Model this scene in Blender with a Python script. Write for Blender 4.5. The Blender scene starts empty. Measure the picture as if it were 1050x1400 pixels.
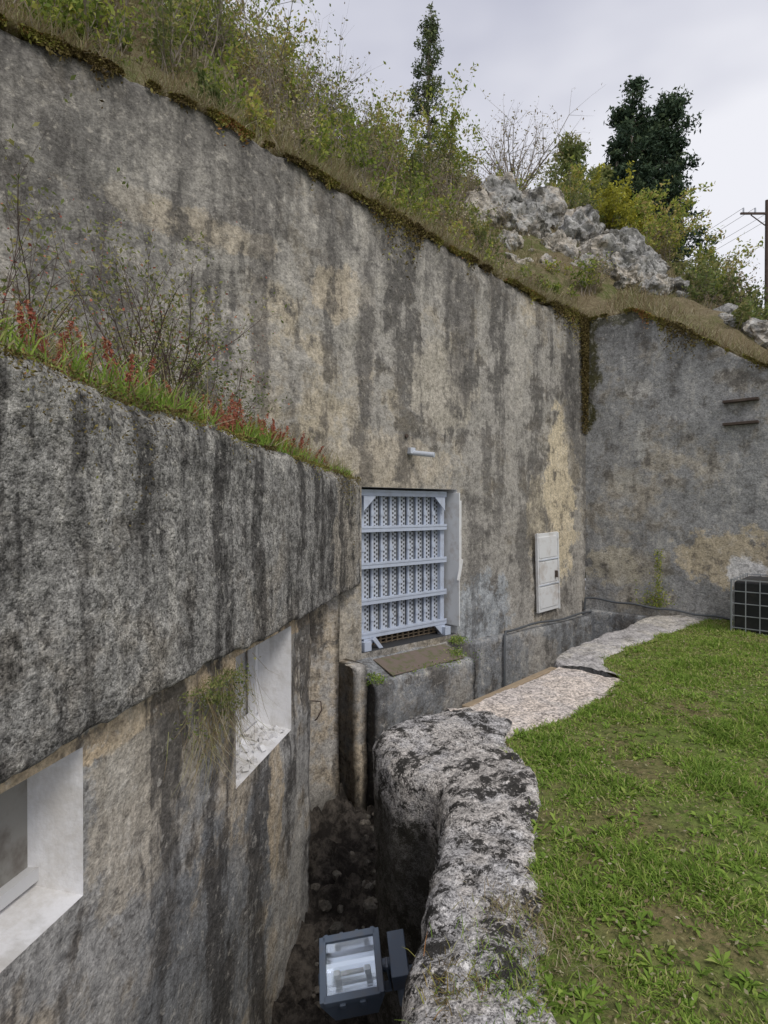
import bpy, bmesh, math, random
import numpy as np
from mathutils import Vector, Matrix, noise
random.seed(7); rng=np.random.default_rng(7)
S=bpy.context.scene; COL=S.collection

# ------------------------------------------------------------------ helpers
def link(o): COL.objects.link(o); return o
def frame(origin, ydir):
    y=Vector((ydir[0],ydir[1],0)).normalized(); x=Vector((y.y,-y.x,0)); z=Vector((0,0,1))
    M=Matrix.Identity(4)
    for i in range(3):
        M[i][0]=x[i]; M[i][1]=y[i]; M[i][2]=z[i]
    M[0][3],M[1][3],M[2][3]=origin
    return M
MAIN=frame((3.27,9.5,0),(.656,-.755))      # x: along wall to the left, y: out of the wall
RIGHT=frame((3.27,9.5,0),(-.677,-.736))    # x<0 along the right-hand wall
BLOCK=frame((-.29,6.3,0),(.98,-.19))       # x: along block face towards viewer

class NT:
    def __init__(s,name):
        s.m=bpy.data.materials.new(name); s.m.use_nodes=True; s.t=s.m.node_tree; s.t.nodes.clear()
        s.out=s.t.nodes.new('ShaderNodeOutputMaterial')
        s.b=s.t.nodes.new('ShaderNodeBsdfPrincipled'); s.t.links.new(s.b.outputs[0],s.out.inputs[0])
        s.co=s.t.nodes.new('ShaderNodeTexCoord').outputs['Object']
    def set(s,sock,v):
        if isinstance(v,bpy.types.NodeSocket): s.t.links.new(v,sock)
        elif v is not None:
            if isinstance(v,(tuple,list)) and len(v)==3 and sock.type=='RGBA': v=(*v,1)
            sock.default_value=v
    def noise(s,scale,detail=4,rough=.55,co=None,dist=0):
        n=s.t.nodes.new('ShaderNodeTexNoise'); s.set(n.inputs['Vector'],co or s.co)
        n.inputs['Scale'].default_value=scale; n.inputs['Detail'].default_value=detail
        n.inputs['Roughness'].default_value=rough; n.inputs['Distortion'].default_value=dist
        return n.outputs[0]
    def vor(s,scale,co=None):
        n=s.t.nodes.new('ShaderNodeTexVoronoi'); s.set(n.inputs['Vector'],co or s.co)
        n.inputs['Scale'].default_value=scale
        sp=s.t.nodes.new('ShaderNodeSeparateColor'); s.t.links.new(n.outputs['Color'],sp.inputs[0])
        return n.outputs['Distance'],sp.outputs[0]
    def map(s,scale,loc=(0,0,0),co=None):
        n=s.t.nodes.new('ShaderNodeMapping'); s.set(n.inputs[0],co or s.co)
        n.inputs['Scale'].default_value=scale; n.inputs['Location'].default_value=loc; return n.outputs[0]
    def rng(s,v,a,b,c=0,d=1,smooth=True):
        n=s.t.nodes.new('ShaderNodeMapRange'); n.interpolation_type='SMOOTHSTEP' if smooth else 'LINEAR'
        for i,x in enumerate((v,a,b,c,d)): s.set(n.inputs[i],x)
        return n.outputs[0]
    def math(s,op,a,b=0.0,c=None):
        n=s.t.nodes.new('ShaderNodeMath'); n.operation=op; s.set(n.inputs[0],a); s.set(n.inputs[1],b)
        if c is not None: s.set(n.inputs[2],c)
        return n.outputs[0]
    def mix(s,f,a,b,mode='MIX'):
        n=s.t.nodes.new('ShaderNodeMix'); n.data_type='RGBA'; n.blend_type=mode
        s.set(n.inputs[0],f); s.set(n.inputs[6],a); s.set(n.inputs[7],b); return n.outputs[2]
    def length(s,v):
        n=s.t.nodes.new('ShaderNodeVectorMath'); n.operation='LENGTH'; s.set(n.inputs[0],v); return n.outputs['Value']
    def z(s):
        n=s.t.nodes.new('ShaderNodeSeparateXYZ'); s.set(n.inputs[0],s.co); return n.outputs
    def bump(s,h,strength=.5,dist=.02):
        n=s.t.nodes.new('ShaderNodeBump'); n.inputs['Strength'].default_value=strength
        n.inputs['Distance'].default_value=dist; s.set(n.inputs['Height'],h); s.t.links.new(n.outputs[0],s.b.inputs['Normal'])
    def attr(s,name='rnd'):
        n=s.t.nodes.new('ShaderNodeAttribute'); n.attribute_name=name; return n.outputs['Fac']
    def ramp(s,v,stops):
        n=s.t.nodes.new('ShaderNodeValToRGB'); s.set(n.inputs[0],v); e=n.color_ramp.elements
        while len(e)<len(stops): e.new(.5)
        for k,(p,c) in zip(e,stops): k.position=p; k.color=(*c,1)
        return n.outputs[0]
    def done(s,col,rough=.9,spec=.2,metal=0):
        s.set(s.b.inputs['Base Color'],col); s.set(s.b.inputs['Roughness'],rough)
        s.b.inputs['Specular IOR Level'].default_value=spec; s.b.inputs['Metallic'].default_value=metal
        return s.m

def concrete(name, grey=(.36,.34,.31), beige=(.50,.43,.32), dark=(.085,.08,.075), light=(.62,.59,.53),
             streak=(.49,.62,.75), dirt=(.53,.64,.6), grain=42, gk=.45, blobs=(), lichen=.5, big=(.45,.6), sscale=(2.4,2.4,.36),
             top=None, bump=.45, blackspot=0.0, bss=9, seed=0, zdark=None, fine=.22, blotch=.75, peb=.09):
    t=NT(name); co=t.map((1,1,1),(seed*3.1,seed*1.7,0))
    nb=t.noise(.8,5,.6,co); nm=t.noise(3.4,7,.72,co)
    st=t.noise(1.0,5,.65,t.map(sscale,(seed,seed,seed))); st2=t.noise(1.0,4,.6,t.map((11,11,.6),(3+seed,1,2)))
    g=t.noise(grain,4,.7); g2=t.noise(grain*.33,4,.65)
    col=t.mix(t.rng(t.math('ADD',nb,t.math('MULTIPLY',t.math('SUBTRACT',nm,.5),.9)),big[0],big[1]),grey,beige)
    for (cx,cz,rx,rz,bc,amt) in blobs:
        d=t.length(t.map((1/rx,0,1/rz),(-cx/rx,0,-cz/rz)))
        d=t.math('ADD',d,t.math('MULTIPLY',t.math('SUBTRACT',nm,.5),3.0))
        d=t.math('ADD',d,t.math('MULTIPLY',t.math('SUBTRACT',nb,.5),2.0))
        col=t.mix(t.math('MULTIPLY',t.rng(d,1.1,.8),amt),col,bc)
    s0=t.math('ADD',st,t.math('MULTIPLY',t.math('SUBTRACT',st2,.5),fine))
    s0=t.math('ADD',s0,t.math('MULTIPLY',t.math('SUBTRACT',nm,.5),blotch))
    col=t.mix(t.math('MULTIPLY',t.rng(s0,.43,.30),.40),col,light)
    sm=t.rng(s0,streak[0],streak[1])
    if top:
        sm=t.math('MULTIPLY',sm,t.rng(t.z()[2],top[0],top[1],.65,1))
        zz=t.math('ADD',t.z()[2],t.math('MULTIPLY',t.math('SUBTRACT',s0,.5),6.0))
        sm=t.math('MAXIMUM',sm,t.math('MULTIPLY',t.rng(zz,top[1]-1.6,top[1]+.3),.82))
    col=t.mix(t.math('MULTIPLY',sm,streak[2]),col,dark)
    col=t.mix(t.math('MULTIPLY',t.rng(nm,dirt[0],dirt[1]),dirt[2]),col,tuple(c*1.5 for c in dark))
    n13=t.noise(13,5,.7,co)
    col=t.mix(t.math('MULTIPLY',t.rng(n13,.56,.66),lichen),col,light)
    col=t.mix(t.math('MULTIPLY',t.rng(n13,.43,.34),lichen*.9),col,dark)
    vd,vc=t.vor(grain*2.0)
    gg=t.math('ADD',t.math('MULTIPLY',g,.55),t.math('MULTIPLY',g2,.45))
    gg=t.math('ADD',gg,t.math('MULTIPLY',t.math('SUBTRACT',vc,.5),peb))
    col=t.mix(1.0,col,t.rng(gg,.38,.62,1-gk,1+gk*.75,False),'MULTIPLY')
    if blackspot>0:
        bs=t.rng(t.math('ADD',t.math('MULTIPLY',t.noise(bss,6,.78,co),.74),t.math('MULTIPLY',g,.26)),.505,.54)
        col=t.mix(t.math('MULTIPLY',bs,blackspot),col,(.035,.033,.03))
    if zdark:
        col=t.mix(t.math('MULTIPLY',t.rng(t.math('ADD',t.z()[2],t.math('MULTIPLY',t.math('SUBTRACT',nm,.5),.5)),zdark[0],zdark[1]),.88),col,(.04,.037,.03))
    h=t.math('ADD',t.math('MULTIPLY',g,.8),t.math('MULTIPLY',g2,1.5)); h=t.math('SUBTRACT',h,t.math('MULTIPLY',vd,.25))
    t.bump(h,bump,.02)
    return t.done(col,.92,.15)

def paint(name,col,rough=.5,var=.25,metal=0,scale=9,dirtc=(.16,.13,.1)):
    t=NT(name); n=t.noise(scale,5,.65)
    c=t.mix(t.math('MULTIPLY',t.rng(n,.45,.7),min(1,var*2)),col,dirtc)
    return t.done(c,rough,.4,metal)
def leafmat(name,stops,trans=.3):
    t=NT(name); c=t.ramp(t.attr(),stops); t.done(c,.7,.15)
    if trans<=0: return t.m
    tr=t.t.nodes.new('ShaderNodeBsdfTranslucent'); t.t.links.new(c,tr.inputs[0])
    mx=t.t.nodes.new('ShaderNodeMixShader'); mx.inputs[0].default_value=trans
    t.t.links.new(t.b.outputs[0],mx.inputs[1]); t.t.links.new(tr.outputs[0],mx.inputs[2]); t.t.links.new(mx.outputs[0],t.out.inputs[0])
    return t.m

def quadmesh(name,V,mats,midx=None,rnd=None,M=None,smooth=False):
    V=np.asarray(V,dtype=np.float32); n=len(V)
    me=bpy.data.meshes.new(name); me.vertices.add(n*4); me.vertices.foreach_set('co',V.reshape(-1))
    me.loops.add(n*4); me.loops.foreach_set('vertex_index',np.arange(n*4,dtype=np.int32))
    me.polygons.add(n); me.polygons.foreach_set('loop_start',np.arange(0,n*4,4,dtype=np.int32))
    try: me.polygons.foreach_set('loop_total',np.full(n,4,dtype=np.int32))
    except Exception: pass
    for m in mats: me.materials.append(m)
    if midx is not None: me.polygons.foreach_set('material_index',np.asarray(midx,dtype=np.int32))
    me.update(calc_edges=True)
    if rnd is not None:
        a=me.attributes.new('rnd','FLOAT','POINT'); a.data.foreach_set('value',np.repeat(np.asarray(rnd,dtype=np.float32),4))
    o=link(bpy.data.objects.new(name,me))
    if M: o.matrix_world=M
    return o
def leaves(C,size,flat=0.0,asp=.5):
    C=np.asarray(C,dtype=float); n=len(C)
    a=rng.normal(size=(n,3)); a[:,2]*=(1-flat); a/=np.linalg.norm(a,axis=1)[:,None]
    b=rng.normal(size=(n,3)); b[:,2]*=(1-flat); b-=a*(a*b).sum(1)[:,None]; b/=np.linalg.norm(b,axis=1)[:,None]+1e-9
    s=(np.ones(n)*size)[:,None]*rng.uniform(.6,1.3,(n,1)); w=s*asp
    return np.stack([C-a*s,C-b*w+a*s*.1,C+a*s,C+b*w+a*s*.1],1)
def blades(P,h,w,lean=.35,dirv=None):
    P=np.asarray(P,dtype=float); n=len(P); h=(np.ones(n)*h)[:,None]
    an=rng.uniform(0,2*np.pi,n); side=np.stack([np.cos(an),np.sin(an),np.zeros(n)],1)
    w=(np.ones(n)*w)[:,None]
    ln=rng.normal(size=(n,3))*lean; ln[:,2]=0
    up=np.zeros((n,3)); up[:,2]=1
    if dirv is not None: up=np.asarray(dirv,dtype=float)+0*up
    d=(up+ln); d/=np.linalg.norm(d,axis=1)[:,None]
    mid=P+d*h*.55; d2=d+ln*1.1; d2[:,2]-=.15; d2/=np.linalg.norm(d2,axis=1)[:,None]; tip=mid+d2*h*.45
    q1=np.stack([P-side*w,P+side*w,mid+side*w*.8,mid-side*w*.8],1)
    q2=np.stack([mid-side*w*.8,mid+side*w*.8,tip+side*w*.12,tip-side*w*.12],1)
    return np.concatenate([q1,q2])
def tubes(segs,K=4):
    A=np.array([s[0] for s in segs],dtype=float);B=np.array([s[1] for s in segs],dtype=float)
    r0=np.array([s[2] for s in segs])[:,None];r1=np.array([s[3] for s in segs])[:,None]
    d=B-A; d/=np.linalg.norm(d,axis=1)[:,None]+1e-9
    ref=np.tile([0.,0.,1.],(len(d),1)); ref[np.abs(d[:,2])>.9]=[1.,0.,0.]
    u=np.cross(d,ref); u/=np.linalg.norm(u,axis=1)[:,None]; v=np.cross(d,u)
    out=[]
    for k in range(K):
        a0=2*math.pi*k/K;a1=2*math.pi*(k+1)/K
        e0=u*math.cos(a0)+v*math.sin(a0);e1=u*math.cos(a1)+v*math.sin(a1)
        out.append(np.stack([A+e0*r0,A+e1*r0,B+e1*r1,B+e0*r1],1))
    return np.concatenate(out)

class MB:
    def __init__(s): s.v=[];s.f=[];s.m=[]
    def box(s,c,d,mat=0,R=None):
        b=len(s.v)
        for x in(-.5,.5):
            for y in(-.5,.5):
                for z in(-.5,.5):
                    p=Vector((x*d[0],y*d[1],z*d[2]))
                    if R: p=R@p
                    s.v.append(p+Vector(c))
        for q in((0,1,3,2),(4,6,7,5),(0,4,5,1),(2,3,7,6),(0,2,6,4),(1,5,7,3)): s.f.append([b+i for i in q]); s.m.append(mat)
    def cyl(s,a,b_,r0,r1,mat=0,n=16,cap=True):
        a=Vector(a);b_=Vector(b_);d=(b_-a).normalized(); ref=Vector((0,0,1)) if abs(d.z)<.9 else Vector((1,0,0))
        u=d.cross(ref).normalized();w=d.cross(u); k=len(s.v)
        for i in range(n):
            an=2*math.pi*i/n; e=u*math.cos(an)+w*math.sin(an); s.v.append(a+e*r0); s.v.append(b_+e*r1)
        for i in range(n):
            j=(i+1)%n; s.f.append([k+2*i,k+2*j,k+2*j+1,k+2*i+1]); s.m.append(mat)
        if cap:
            s.f.append([k+2*i for i in range(n)][::-1]); s.m.append(mat); s.f.append([k+2*i+1 for i in range(n)]); s.m.append(mat)
    def poly(s,pts,mat=0):
        b=len(s.v); s.v+= [Vector(p) for p in pts]; s.f.append(list(range(b,b+len(pts)))); s.m.append(mat)
    def obj(s,name,mats,M=None,bevel=0,parent=None):
        me=bpy.data.meshes.new(name); me.from_pydata([tuple(v) for v in s.v],[],s.f); me.update()
        for m in mats: me.materials.append(m)
        me.polygons.foreach_set('material_index',s.m)
        o=link(bpy.data.objects.new(name,me))
        if parent: o.parent=parent
        elif M: o.matrix_world=M
        if bevel:
            b=o.modifiers.new('b','BEVEL'); b.width=bevel; b.segments=2; b.limit_method='ANGLE'
        return o

def nz(p,s,seed=0): return noise.noise(Vector((p[0]*s+seed,p[1]*s+seed*.7,p[2]*s)))
def fbm(p,s,seed=0): return noise.fractal(Vector((p[0]*s+seed,p[1]*s+seed*.7,p[2]*s)),1.0,2.0,4)
def surf(name,xs,rows,f,mat,M=None,skip=None,disp=None,smooth=True):
    nx=len(xs);nv=len(rows);V=[]
    for r in rows:
        for x in xs:
            p,d,a=f(x,r); p=Vector(p)
            if a: 
                e=fbm(p,1.6,3)*.55+nz(p,7,5)*.3+nz(p,21,9)*.28
                p=p+Vector(d)*e*a
            V.append(p)
    F=[]
    for j in range(nv-1):
        for i in range(nx-1):
            if skip and skip((xs[i]+xs[i+1])/2,rows[j],rows[j+1]): continue
            F.append((j*nx+i,j*nx+i+1,(j+1)*nx+i+1,(j+1)*nx+i))
    me=bpy.data.meshes.new(name); me.from_pydata(V,[],F); me.update(); me.materials.append(mat)
    if smooth: me.polygons.foreach_set('use_smooth',[True]*len(F))
    o=link(bpy.data.objects.new(name,me))
    if M: o.matrix_world=M
    return o
def cuts(a,b,step,extra=()):
    n=max(1,int((b-a)/step)); L=list(np.linspace(a,b,n+1))
    L=[x for x in L if all(abs(x-e)>step*.35 for e in extra)]+[e for e in extra if a<e<b]
    return sorted(L)

# ------------------------------------------------------------------ materials
m_main=concrete('weathered_concrete_main',grey=(.375,.355,.32),beige=(.49,.43,.33),light=(.56,.52,.45),top=(0.5,4.9),gk=.42,big=(.48,.66),streak=(.475,.60,.80),fine=.3,lichen=.4,
  blobs=[(.75,1.9,.42,1.1,(.66,.57,.41),.95),(.25,3.3,.35,1.2,(.13,.125,.12),.75),(4.2,2.1,.9,.35,(.54,.46,.34),.5),(1.35,1.5,.25,.6,(.62,.54,.39),.6),
         (2.6,.15,.5,.45,(.40,.45,.50),.6),(6.6,4.1,.7,.15,(.54,.46,.34),.6),(5.4,.0,.6,.9,(.52,.45,.34),.5),(3.4,3.1,.5,.6,(.50,.45,.36),.5),(5.0,3.9,.35,.25,(.55,.46,.33),.6),(4.6,3.3,.12,.9,(.14,.13,.12),.8),(5.9,3.5,.12,1.0,(.14,.13,.12),.7),(3.0,3.9,.25,.7,(.16,.15,.14),.7),(7.4,3.6,.5,.9,(.17,.165,.155),.6),
         (-.05,3.9,.13,.7,(.07,.065,.02),.9)],seed=1)
m_right=concrete('weathered_concrete_right',grey=(.33,.33,.325),beige=(.46,.42,.35),streak=(.50,.66,.65),top=(.5,4.7),gk=.38,big=(.5,.68),lichen=.4,
  blobs=[(-2.0,.9,.6,.35,(.56,.47,.32),.8),(-.6,.7,.5,.3,(.50,.45,.34),.7),(-.6,2.0,.3,.25,(.50,.47,.40),.5),(-2.25,.72,.22,.16,(.8,.79,.77),.9),(-2.75,.6,.2,.2,(.75,.74,.72),.8),(-.8,3.4,.25,.15,(.58,.56,.52),.7),(-.9,2.6,.12,.3,(.55,.54,.5),.6),
         (-.02,3.9,.2,.9,(.07,.065,.02),.95),(-.9,4.6,1.0,.14,(.09,.085,.03),.8)],seed=5)
m_up=concrete('block_upper_concrete',grey=(.34,.33,.31),beige=(.42,.385,.33),dark=(.055,.052,.05),streak=(.455,.58,.78),gk=.72,grain=58,lichen=.5,dirt=(.52,.64,.55),blackspot=.30,bss=16,big=(.5,.7),
  blobs=[(6,1.99,9,.10,(.50,.48,.44),.5),(.4,1.2,.5,.6,(.46,.40,.31),.5)],seed=9,bump=.7,sscale=(4.2,4.2,.38),blotch=.45,peb=.14)
m_low=concrete('block_lower_concrete',grey=(.39,.38,.36),beige=(.52,.45,.35),streak=(.475,.59,.85),gk=.42,grain=46,big=(.48,.66),
  blobs=[(3,.68,9,.06,(.62,.49,.33),.9),(3.7,.3,.4,.4,(.56,.48,.36),.5),(3.0,-.9,.8,.8,(.18,.19,.20),.7),(2.2,-.6,.12,.5,(.62,.50,.34),.7)],seed=3,sscale=(3,3,.36),blotch=.55)
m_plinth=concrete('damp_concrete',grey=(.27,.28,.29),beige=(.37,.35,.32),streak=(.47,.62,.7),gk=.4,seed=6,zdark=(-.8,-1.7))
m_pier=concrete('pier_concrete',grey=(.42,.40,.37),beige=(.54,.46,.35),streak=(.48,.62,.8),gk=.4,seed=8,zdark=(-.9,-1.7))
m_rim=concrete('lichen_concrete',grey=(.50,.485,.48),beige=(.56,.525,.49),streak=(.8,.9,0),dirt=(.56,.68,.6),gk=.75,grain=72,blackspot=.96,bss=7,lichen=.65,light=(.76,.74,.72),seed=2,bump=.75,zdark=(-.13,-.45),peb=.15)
m_path=concrete('pebble_concrete',grey=(.60,.54,.50),beige=(.66,.58,.51),streak=(.8,.9,0),dirt=(.6,.75,.4),gk=.6,grain=40,lichen=.35,seed=4,peb=.2)
m_path2=concrete('old_concrete',grey=(.46,.44,.43),beige=(.52,.49,.44),streak=(.8,.9,0),gk=.55,grain=40,lichen=.4,seed=7)
m_rock=concrete('limestone',grey=(.38,.375,.36),beige=(.50,.45,.38),dark=(.07,.07,.06),streak=(.50,.62,.85),sscale=(2.6,2.6,1.6),gk=.3,grain=20,lichen=.6,seed=2,light=(.66,.65,.61),blackspot=.5,bss=5,peb=0)
t=NT('plaster_white'); n=t.noise(4,7,.72); n_=t.noise(1.0,5,.6,t.map((7,7,1.2)))
c=t.mix(t.rng(n,.42,.66,0,.6),(.75,.75,.76),(.50,.47,.42)); c=t.mix(t.rng(n_,.5,.65,0,.4),c,(.42,.41,.38)); t.bump(t.noise(30,4),.4,.01); m_white=t.done(c,.8)
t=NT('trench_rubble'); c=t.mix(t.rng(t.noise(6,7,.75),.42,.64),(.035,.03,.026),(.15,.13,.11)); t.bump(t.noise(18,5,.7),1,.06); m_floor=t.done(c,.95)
t=NT('lawn_soil'); nn=t.noise(1.4,5,.6); n2=t.noise(22,5,.7)
c=t.mix(t.rng(nn,.4,.62),(.15,.21,.045),(.20,.17,.08)); c=t.mix(t.rng(n2,.45,.65),c,(.08,.09,.03)); t.bump(n2,.8,.03); m_lawn=t.done(c,.95)
t=NT('hill_soil'); nn=t.noise(.9,5,.6); n2=t.noise(9,5,.7)
c=t.mix(t.rng(nn,.42,.6),(.18,.145,.085),(.13,.145,.05)); c=t.mix(t.rng(n2,.45,.65),c,(.24,.20,.12)); t.bump(n2,1,.08); m_hill=t.done(c,.95)
t=NT('bark'); c=t.mix(t.noise(12,3),(.16,.13,.10),(.34,.30,.26)); m_bark=t.done(c,.9)
m_green=leafmat('leaf_yellow_green',[(0,(.14,.20,.04)),(.45,(.29,.36,.075)),(.8,(.45,.46,.10)),(1,(.48,.38,.15))],.35)
m_olive=leafmat('leaf_olive',[(0,(.11,.15,.05)),(.5,(.21,.25,.085)),(1,(.34,.32,.13))],.35)
m_dark=leafmat('leaf_dark',[(0,(.025,.045,.03)),(.6,(.06,.095,.052)),(1,(.13,.17,.08))],.1)
m_dry=leafmat('dry_grass',[(0,(.20,.15,.085)),(.4,(.36,.29,.18)),(.7,(.26,.27,.11)),(1,(.54,.47,.35))],.25)
m_yel=leafmat('leaf_yellow',[(0,(.30,.31,.05)),(1,(.58,.54,.08))])
m_grass=leafmat('grass_blades',[(0,(.12,.20,.035)),(.5,(.23,.36,.06)),(.8,(.36,.46,.10)),(1,(.50,.46,.22))])
m_moss=leafmat('moss',[(0,(.09,.065,.03)),(.5,(.20,.16,.055)),(.8,(.26,.28,.06)),(1,(.30,.14,.06))],0)
m_red=leafmat('sorrel_red',[(0,(.26,.08,.06)),(.6,(.50,.17,.12)),(1,(.46,.30,.16))])
m_gate=paint('blue_grey_paint',(.50,.56,.67),.45,.10)
m_gate2=paint('pale_steel',(.54,.58,.64),.5,.15)
m_hole=paint('gate_dark',(.05,.052,.056),.8,0)
m_back=paint('gate_backing',(.09,.095,.10),.7,.2)
m_rust=paint('rusty_plate',(.19,.15,.125),.8,.45,scale=11,dirtc=(.11,.13,.05))
m_cab=paint('white_metal',(.74,.75,.75),.5,.3,scale=5,dirtc=(.42,.36,.30))
m_iron=paint('rust_iron',(.07,.05,.04),.8,.2)
m_cable=paint('cable_grey',(.10,.11,.12),.6,.1)
m_lamp=paint('lamp_housing',(.10,.13,.18),.4,.15)
m_wood=paint('weathered_board',(.35,.27,.18),.8,.3)
m_black=paint('black_plastic',(.015,.016,.018),.45,.05)
m_cage=paint('galvanised_cage',(.35,.37,.39),.4,.05,metal=.3)

# ------------------------------------------------------------------ hill terrain
def mpt(s,b,z): v=MAIN@Vector((s,-b,0)); return (v.x,v.y,z)
def rpt(t_,c,z): v=RIGHT@Vector((-t_,-c,0)); return (v.x,v.y,z)
def maintop(s): return float(np.interp(s,[-1,0,1.2,2.5,3.9,4.8,5.6,6.3,8,12],[4.66,4.66,4.7,4.82,4.93,5.01,5.09,5.16,5.13,5.2]))
def righttop(t_): return float(np.interp(t_,[-1,.75,2.5,3.5,6,14],[4.66,4.66,3.5,2.9,2.2,1.4]))
CP=[mpt(s,.25,maintop(s)+.02) for s in (0,1.5,3,4.5,6,8,10,12)]
CP+=[rpt(t_,.25,righttop(t_)+.0) for t_ in (.7,1.6,2.5,3.5,5,8,12)]
CP+=[mpt(1.7,4,8.4),mpt(5,4,9.1),mpt(9,4,9.7),mpt(-.74,2,7.0),mpt(-3.4,4,9.0),mpt(2,8,10.8),mpt(8,8,12),mpt(12,6,11.2),
     (5.45,12.6,7.0),(7.87,12,5.2),(6.4,9.6,4.3),(12,14,4.9),(9.6,20,7.5),(20,20,4.5),(0,30,11),(-20,30,12),(10,32,8),(35,30,4),(30,2,1),(-20,10,12),(60,60,4),(-40,60,12),(10,60,8),(18,8,2.5)]
CP=np.array(CP)
def tps_fit(P):
    n=len(P); d=np.linalg.norm(P[:,None,:2]-P[None,:,:2],axis=2); K=np.where(d>0,d*d*np.log(d+1e-9),0)+np.eye(n)*.05
    Q=np.concatenate([np.ones((n,1)),P[:,:2]],1); A=np.block([[K,Q],[Q.T,np.zeros((3,3))]])
    return np.linalg.solve(A,np.concatenate([P[:,2],np.zeros(3)]))
TW=tps_fit(CP)
def hz(x,y):
    x=np.atleast_1d(np.asarray(x,dtype=float));y=np.atleast_1d(np.asarray(y,dtype=float))
    d=np.sqrt((x[:,None]-CP[None,:,0])**2+(y[:,None]-CP[None,:,1])**2); K=np.where(d>0,d*d*np.log(d+1e-9),0)
    n=len(CP); return K@TW[:n]+TW[n]+TW[n+1]*x+TW[n+2]*y
def bc(x,y):
    x=np.asarray(x,dtype=float);y=np.asarray(y,dtype=float)
    b=(x-3.27)*-.656+(y-9.5)*.755; c=(x-3.27)*.677+(y-9.5)*.736
    return b,c
xs=np.concatenate([np.linspace(-60,-13,16),np.arange(-12,14,.2),np.linspace(14.5,75,24)])
ys=np.concatenate([np.linspace(-25,-1,8),np.arange(-.8,20,.2),np.linspace(21,80,24)])
X,Y=np.meshgrid(xs,ys); Z=hz(X.ravel(),Y.ravel()); B_,C_=bc(X.ravel(),Y.ravel()); inside=(B_>.05)|(C_>.05)
V=[]
for x,y,z,b,c in zip(X.ravel(),Y.ravel(),Z,B_,C_):
    a=min(1,max(b,c)/1.0) if max(b,c)>0 else 0
    V.append((x,y,z+a*(.25*fbm((x,y,0),.8)+.08*nz((x,y,0),3))))
nx=len(xs); F=[]
for j in range(len(ys)-1):
    for i in range(nx-1):
        q=(j*nx+i,j*nx+i+1,(j+1)*nx+i+1,(j+1)*nx+i)
        if all(inside[k] for k in q): F.append(q)
me=bpy.data.meshes.new('hillside'); me.from_pydata(V,[],F); me.materials.append(m_hill); me.polygons.foreach_set('use_smooth',[True]*len(F))
link(bpy.data.objects.new('hillside',me))

# ------------------------------------------------------------------ main wall
GO=(3.10,4.66,0.0,1.84)  # gate opening
xs=cuts(-.02,12.5,.055,(GO[0],GO[1])); rows=cuts(-3,4.55,.055,(GO[2],GO[3]))+['a','b','c','d','e','f']
def f_main(x,r):
    T=maintop(x)+.06*fbm((x,0,0),1.3,4)+.035*nz((x,0,0),9)
    if isinstance(r,str):
        k='abcdef'.index(r); zz=[T-.12,T-.05,T-.015,T,T,T-.02][k]; yy=[0,-.01,-.035,-.09,-.25,-.5][k]
        return (x,yy,zz),(0,1,.4),.06
    dx=max(GO[0]-x,x-GO[1],0); dz=max(GO[2]-r,r-GO[3],0); d=math.hypot(dx,dz)
    z=r if r<4.3 else 4.3+(r-4.3)*((T-.18-4.3)/.25)
    return (x,0,z),(0,1,0),.05*min(1,d/.15)+.001
def sk(x,r0,r1):
    if isinstance(r0,str) or isinstance(r1,str): return False
    r=(r0+r1)/2; return GO[0]<x<GO[1] and GO[2]<r<GO[3]
surf('concrete_rampart_wall',xs,rows,f_main,m_main,MAIN,sk)
mb=MB(); a,b,z0,z1=GO; D=.55
mb.poly([(a,0,z0),(a,0,z1),(a,-D,z1),(a,-D,z0)]); mb.poly([(b,0,z0),(b,-D,z0),(b,-D,z1),(b,0,z1)])
mb.poly([(a,0,z1),(b,0,z1),(b,-D,z1),(a,-D,z1)]); mb.poly([(a,-D,z0),(a,-D,z1),(b,-D,z1),(b,-D,z0)],1)
mb.poly([(a,0,z0),(a,-D,z0),(b,-D,z0),(b,0,z0)],1)
mb.obj('gate_recess',[m_white,m_hole],MAIN)

def f_right(x,r):
    T=righttop(-x)+.04*fbm((x,3,0),1.3,4)+.02*nz((x,0,0),9)
    k=r[0]
    if k=='f': return (x,0,-1.6+(T-.1+1.6)*r[1]),(0,1,0),.04
    i=r[1]; return (x,[-.01,-.04,-.1,-.3,-.55][i],[T-.04,T-.01,T,T,T-.02][i]),(0,1,.3),.04
xs=cuts(-14,.0,.06)
rows=[('f',k) for k in np.linspace(0,1,85)]+[('t',i) for i in range(5)]
surf('concrete_return_wall',xs,rows,f_right,m_right,RIGHT)

def slab(name,x0,x1,y0,y1,z0,z1,mat,M,step=.06,amp=.035,rad=.03,slope=0):
    xs_=[x0]*2+list(np.linspace(x0,x1,max(3,int((x1-x0)/step))))+[x1]*2
    n=max(3,int((z1-z0)/step)); rows=[(y1,z) for z in np.linspace(z0,z1-rad,n)]+[(y1-rad*.3,z1-rad*.3),(y1-rad,z1)]
    m=max(2,int((y1-y0)/step)); rows+=[(y,z1+slope*(y1-rad-y)) for y in np.linspace(y1-rad,y0,m)[1:]]
    N=len(xs_); rr=list(range(len(rows)))
    def f(ix,j):
        ix=int(ix); y,z=rows[j]; x=xs_[ix]
        if ix==0 or ix==N-1: y=y0
        e=.0 if ix in(0,N-1) else amp
        return (x,y,z),(0,1,.5),e
    return surf(name,list(range(N)),rr,f,mat,M)
slab('wall_plinth',-.02,3.28,-.05,.14,-3,-.12,m_plinth,MAIN)
slab('return_wall_plinth',-1.25,-.0,-.05,.10,-3,-.02,m_plinth,RIGHT)
slab('gate_plinth',3.28,4.86,-.12,.45,-3,-.20,m_plinth,MAIN,amp=.06,rad=.04,slope=.33)
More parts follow.
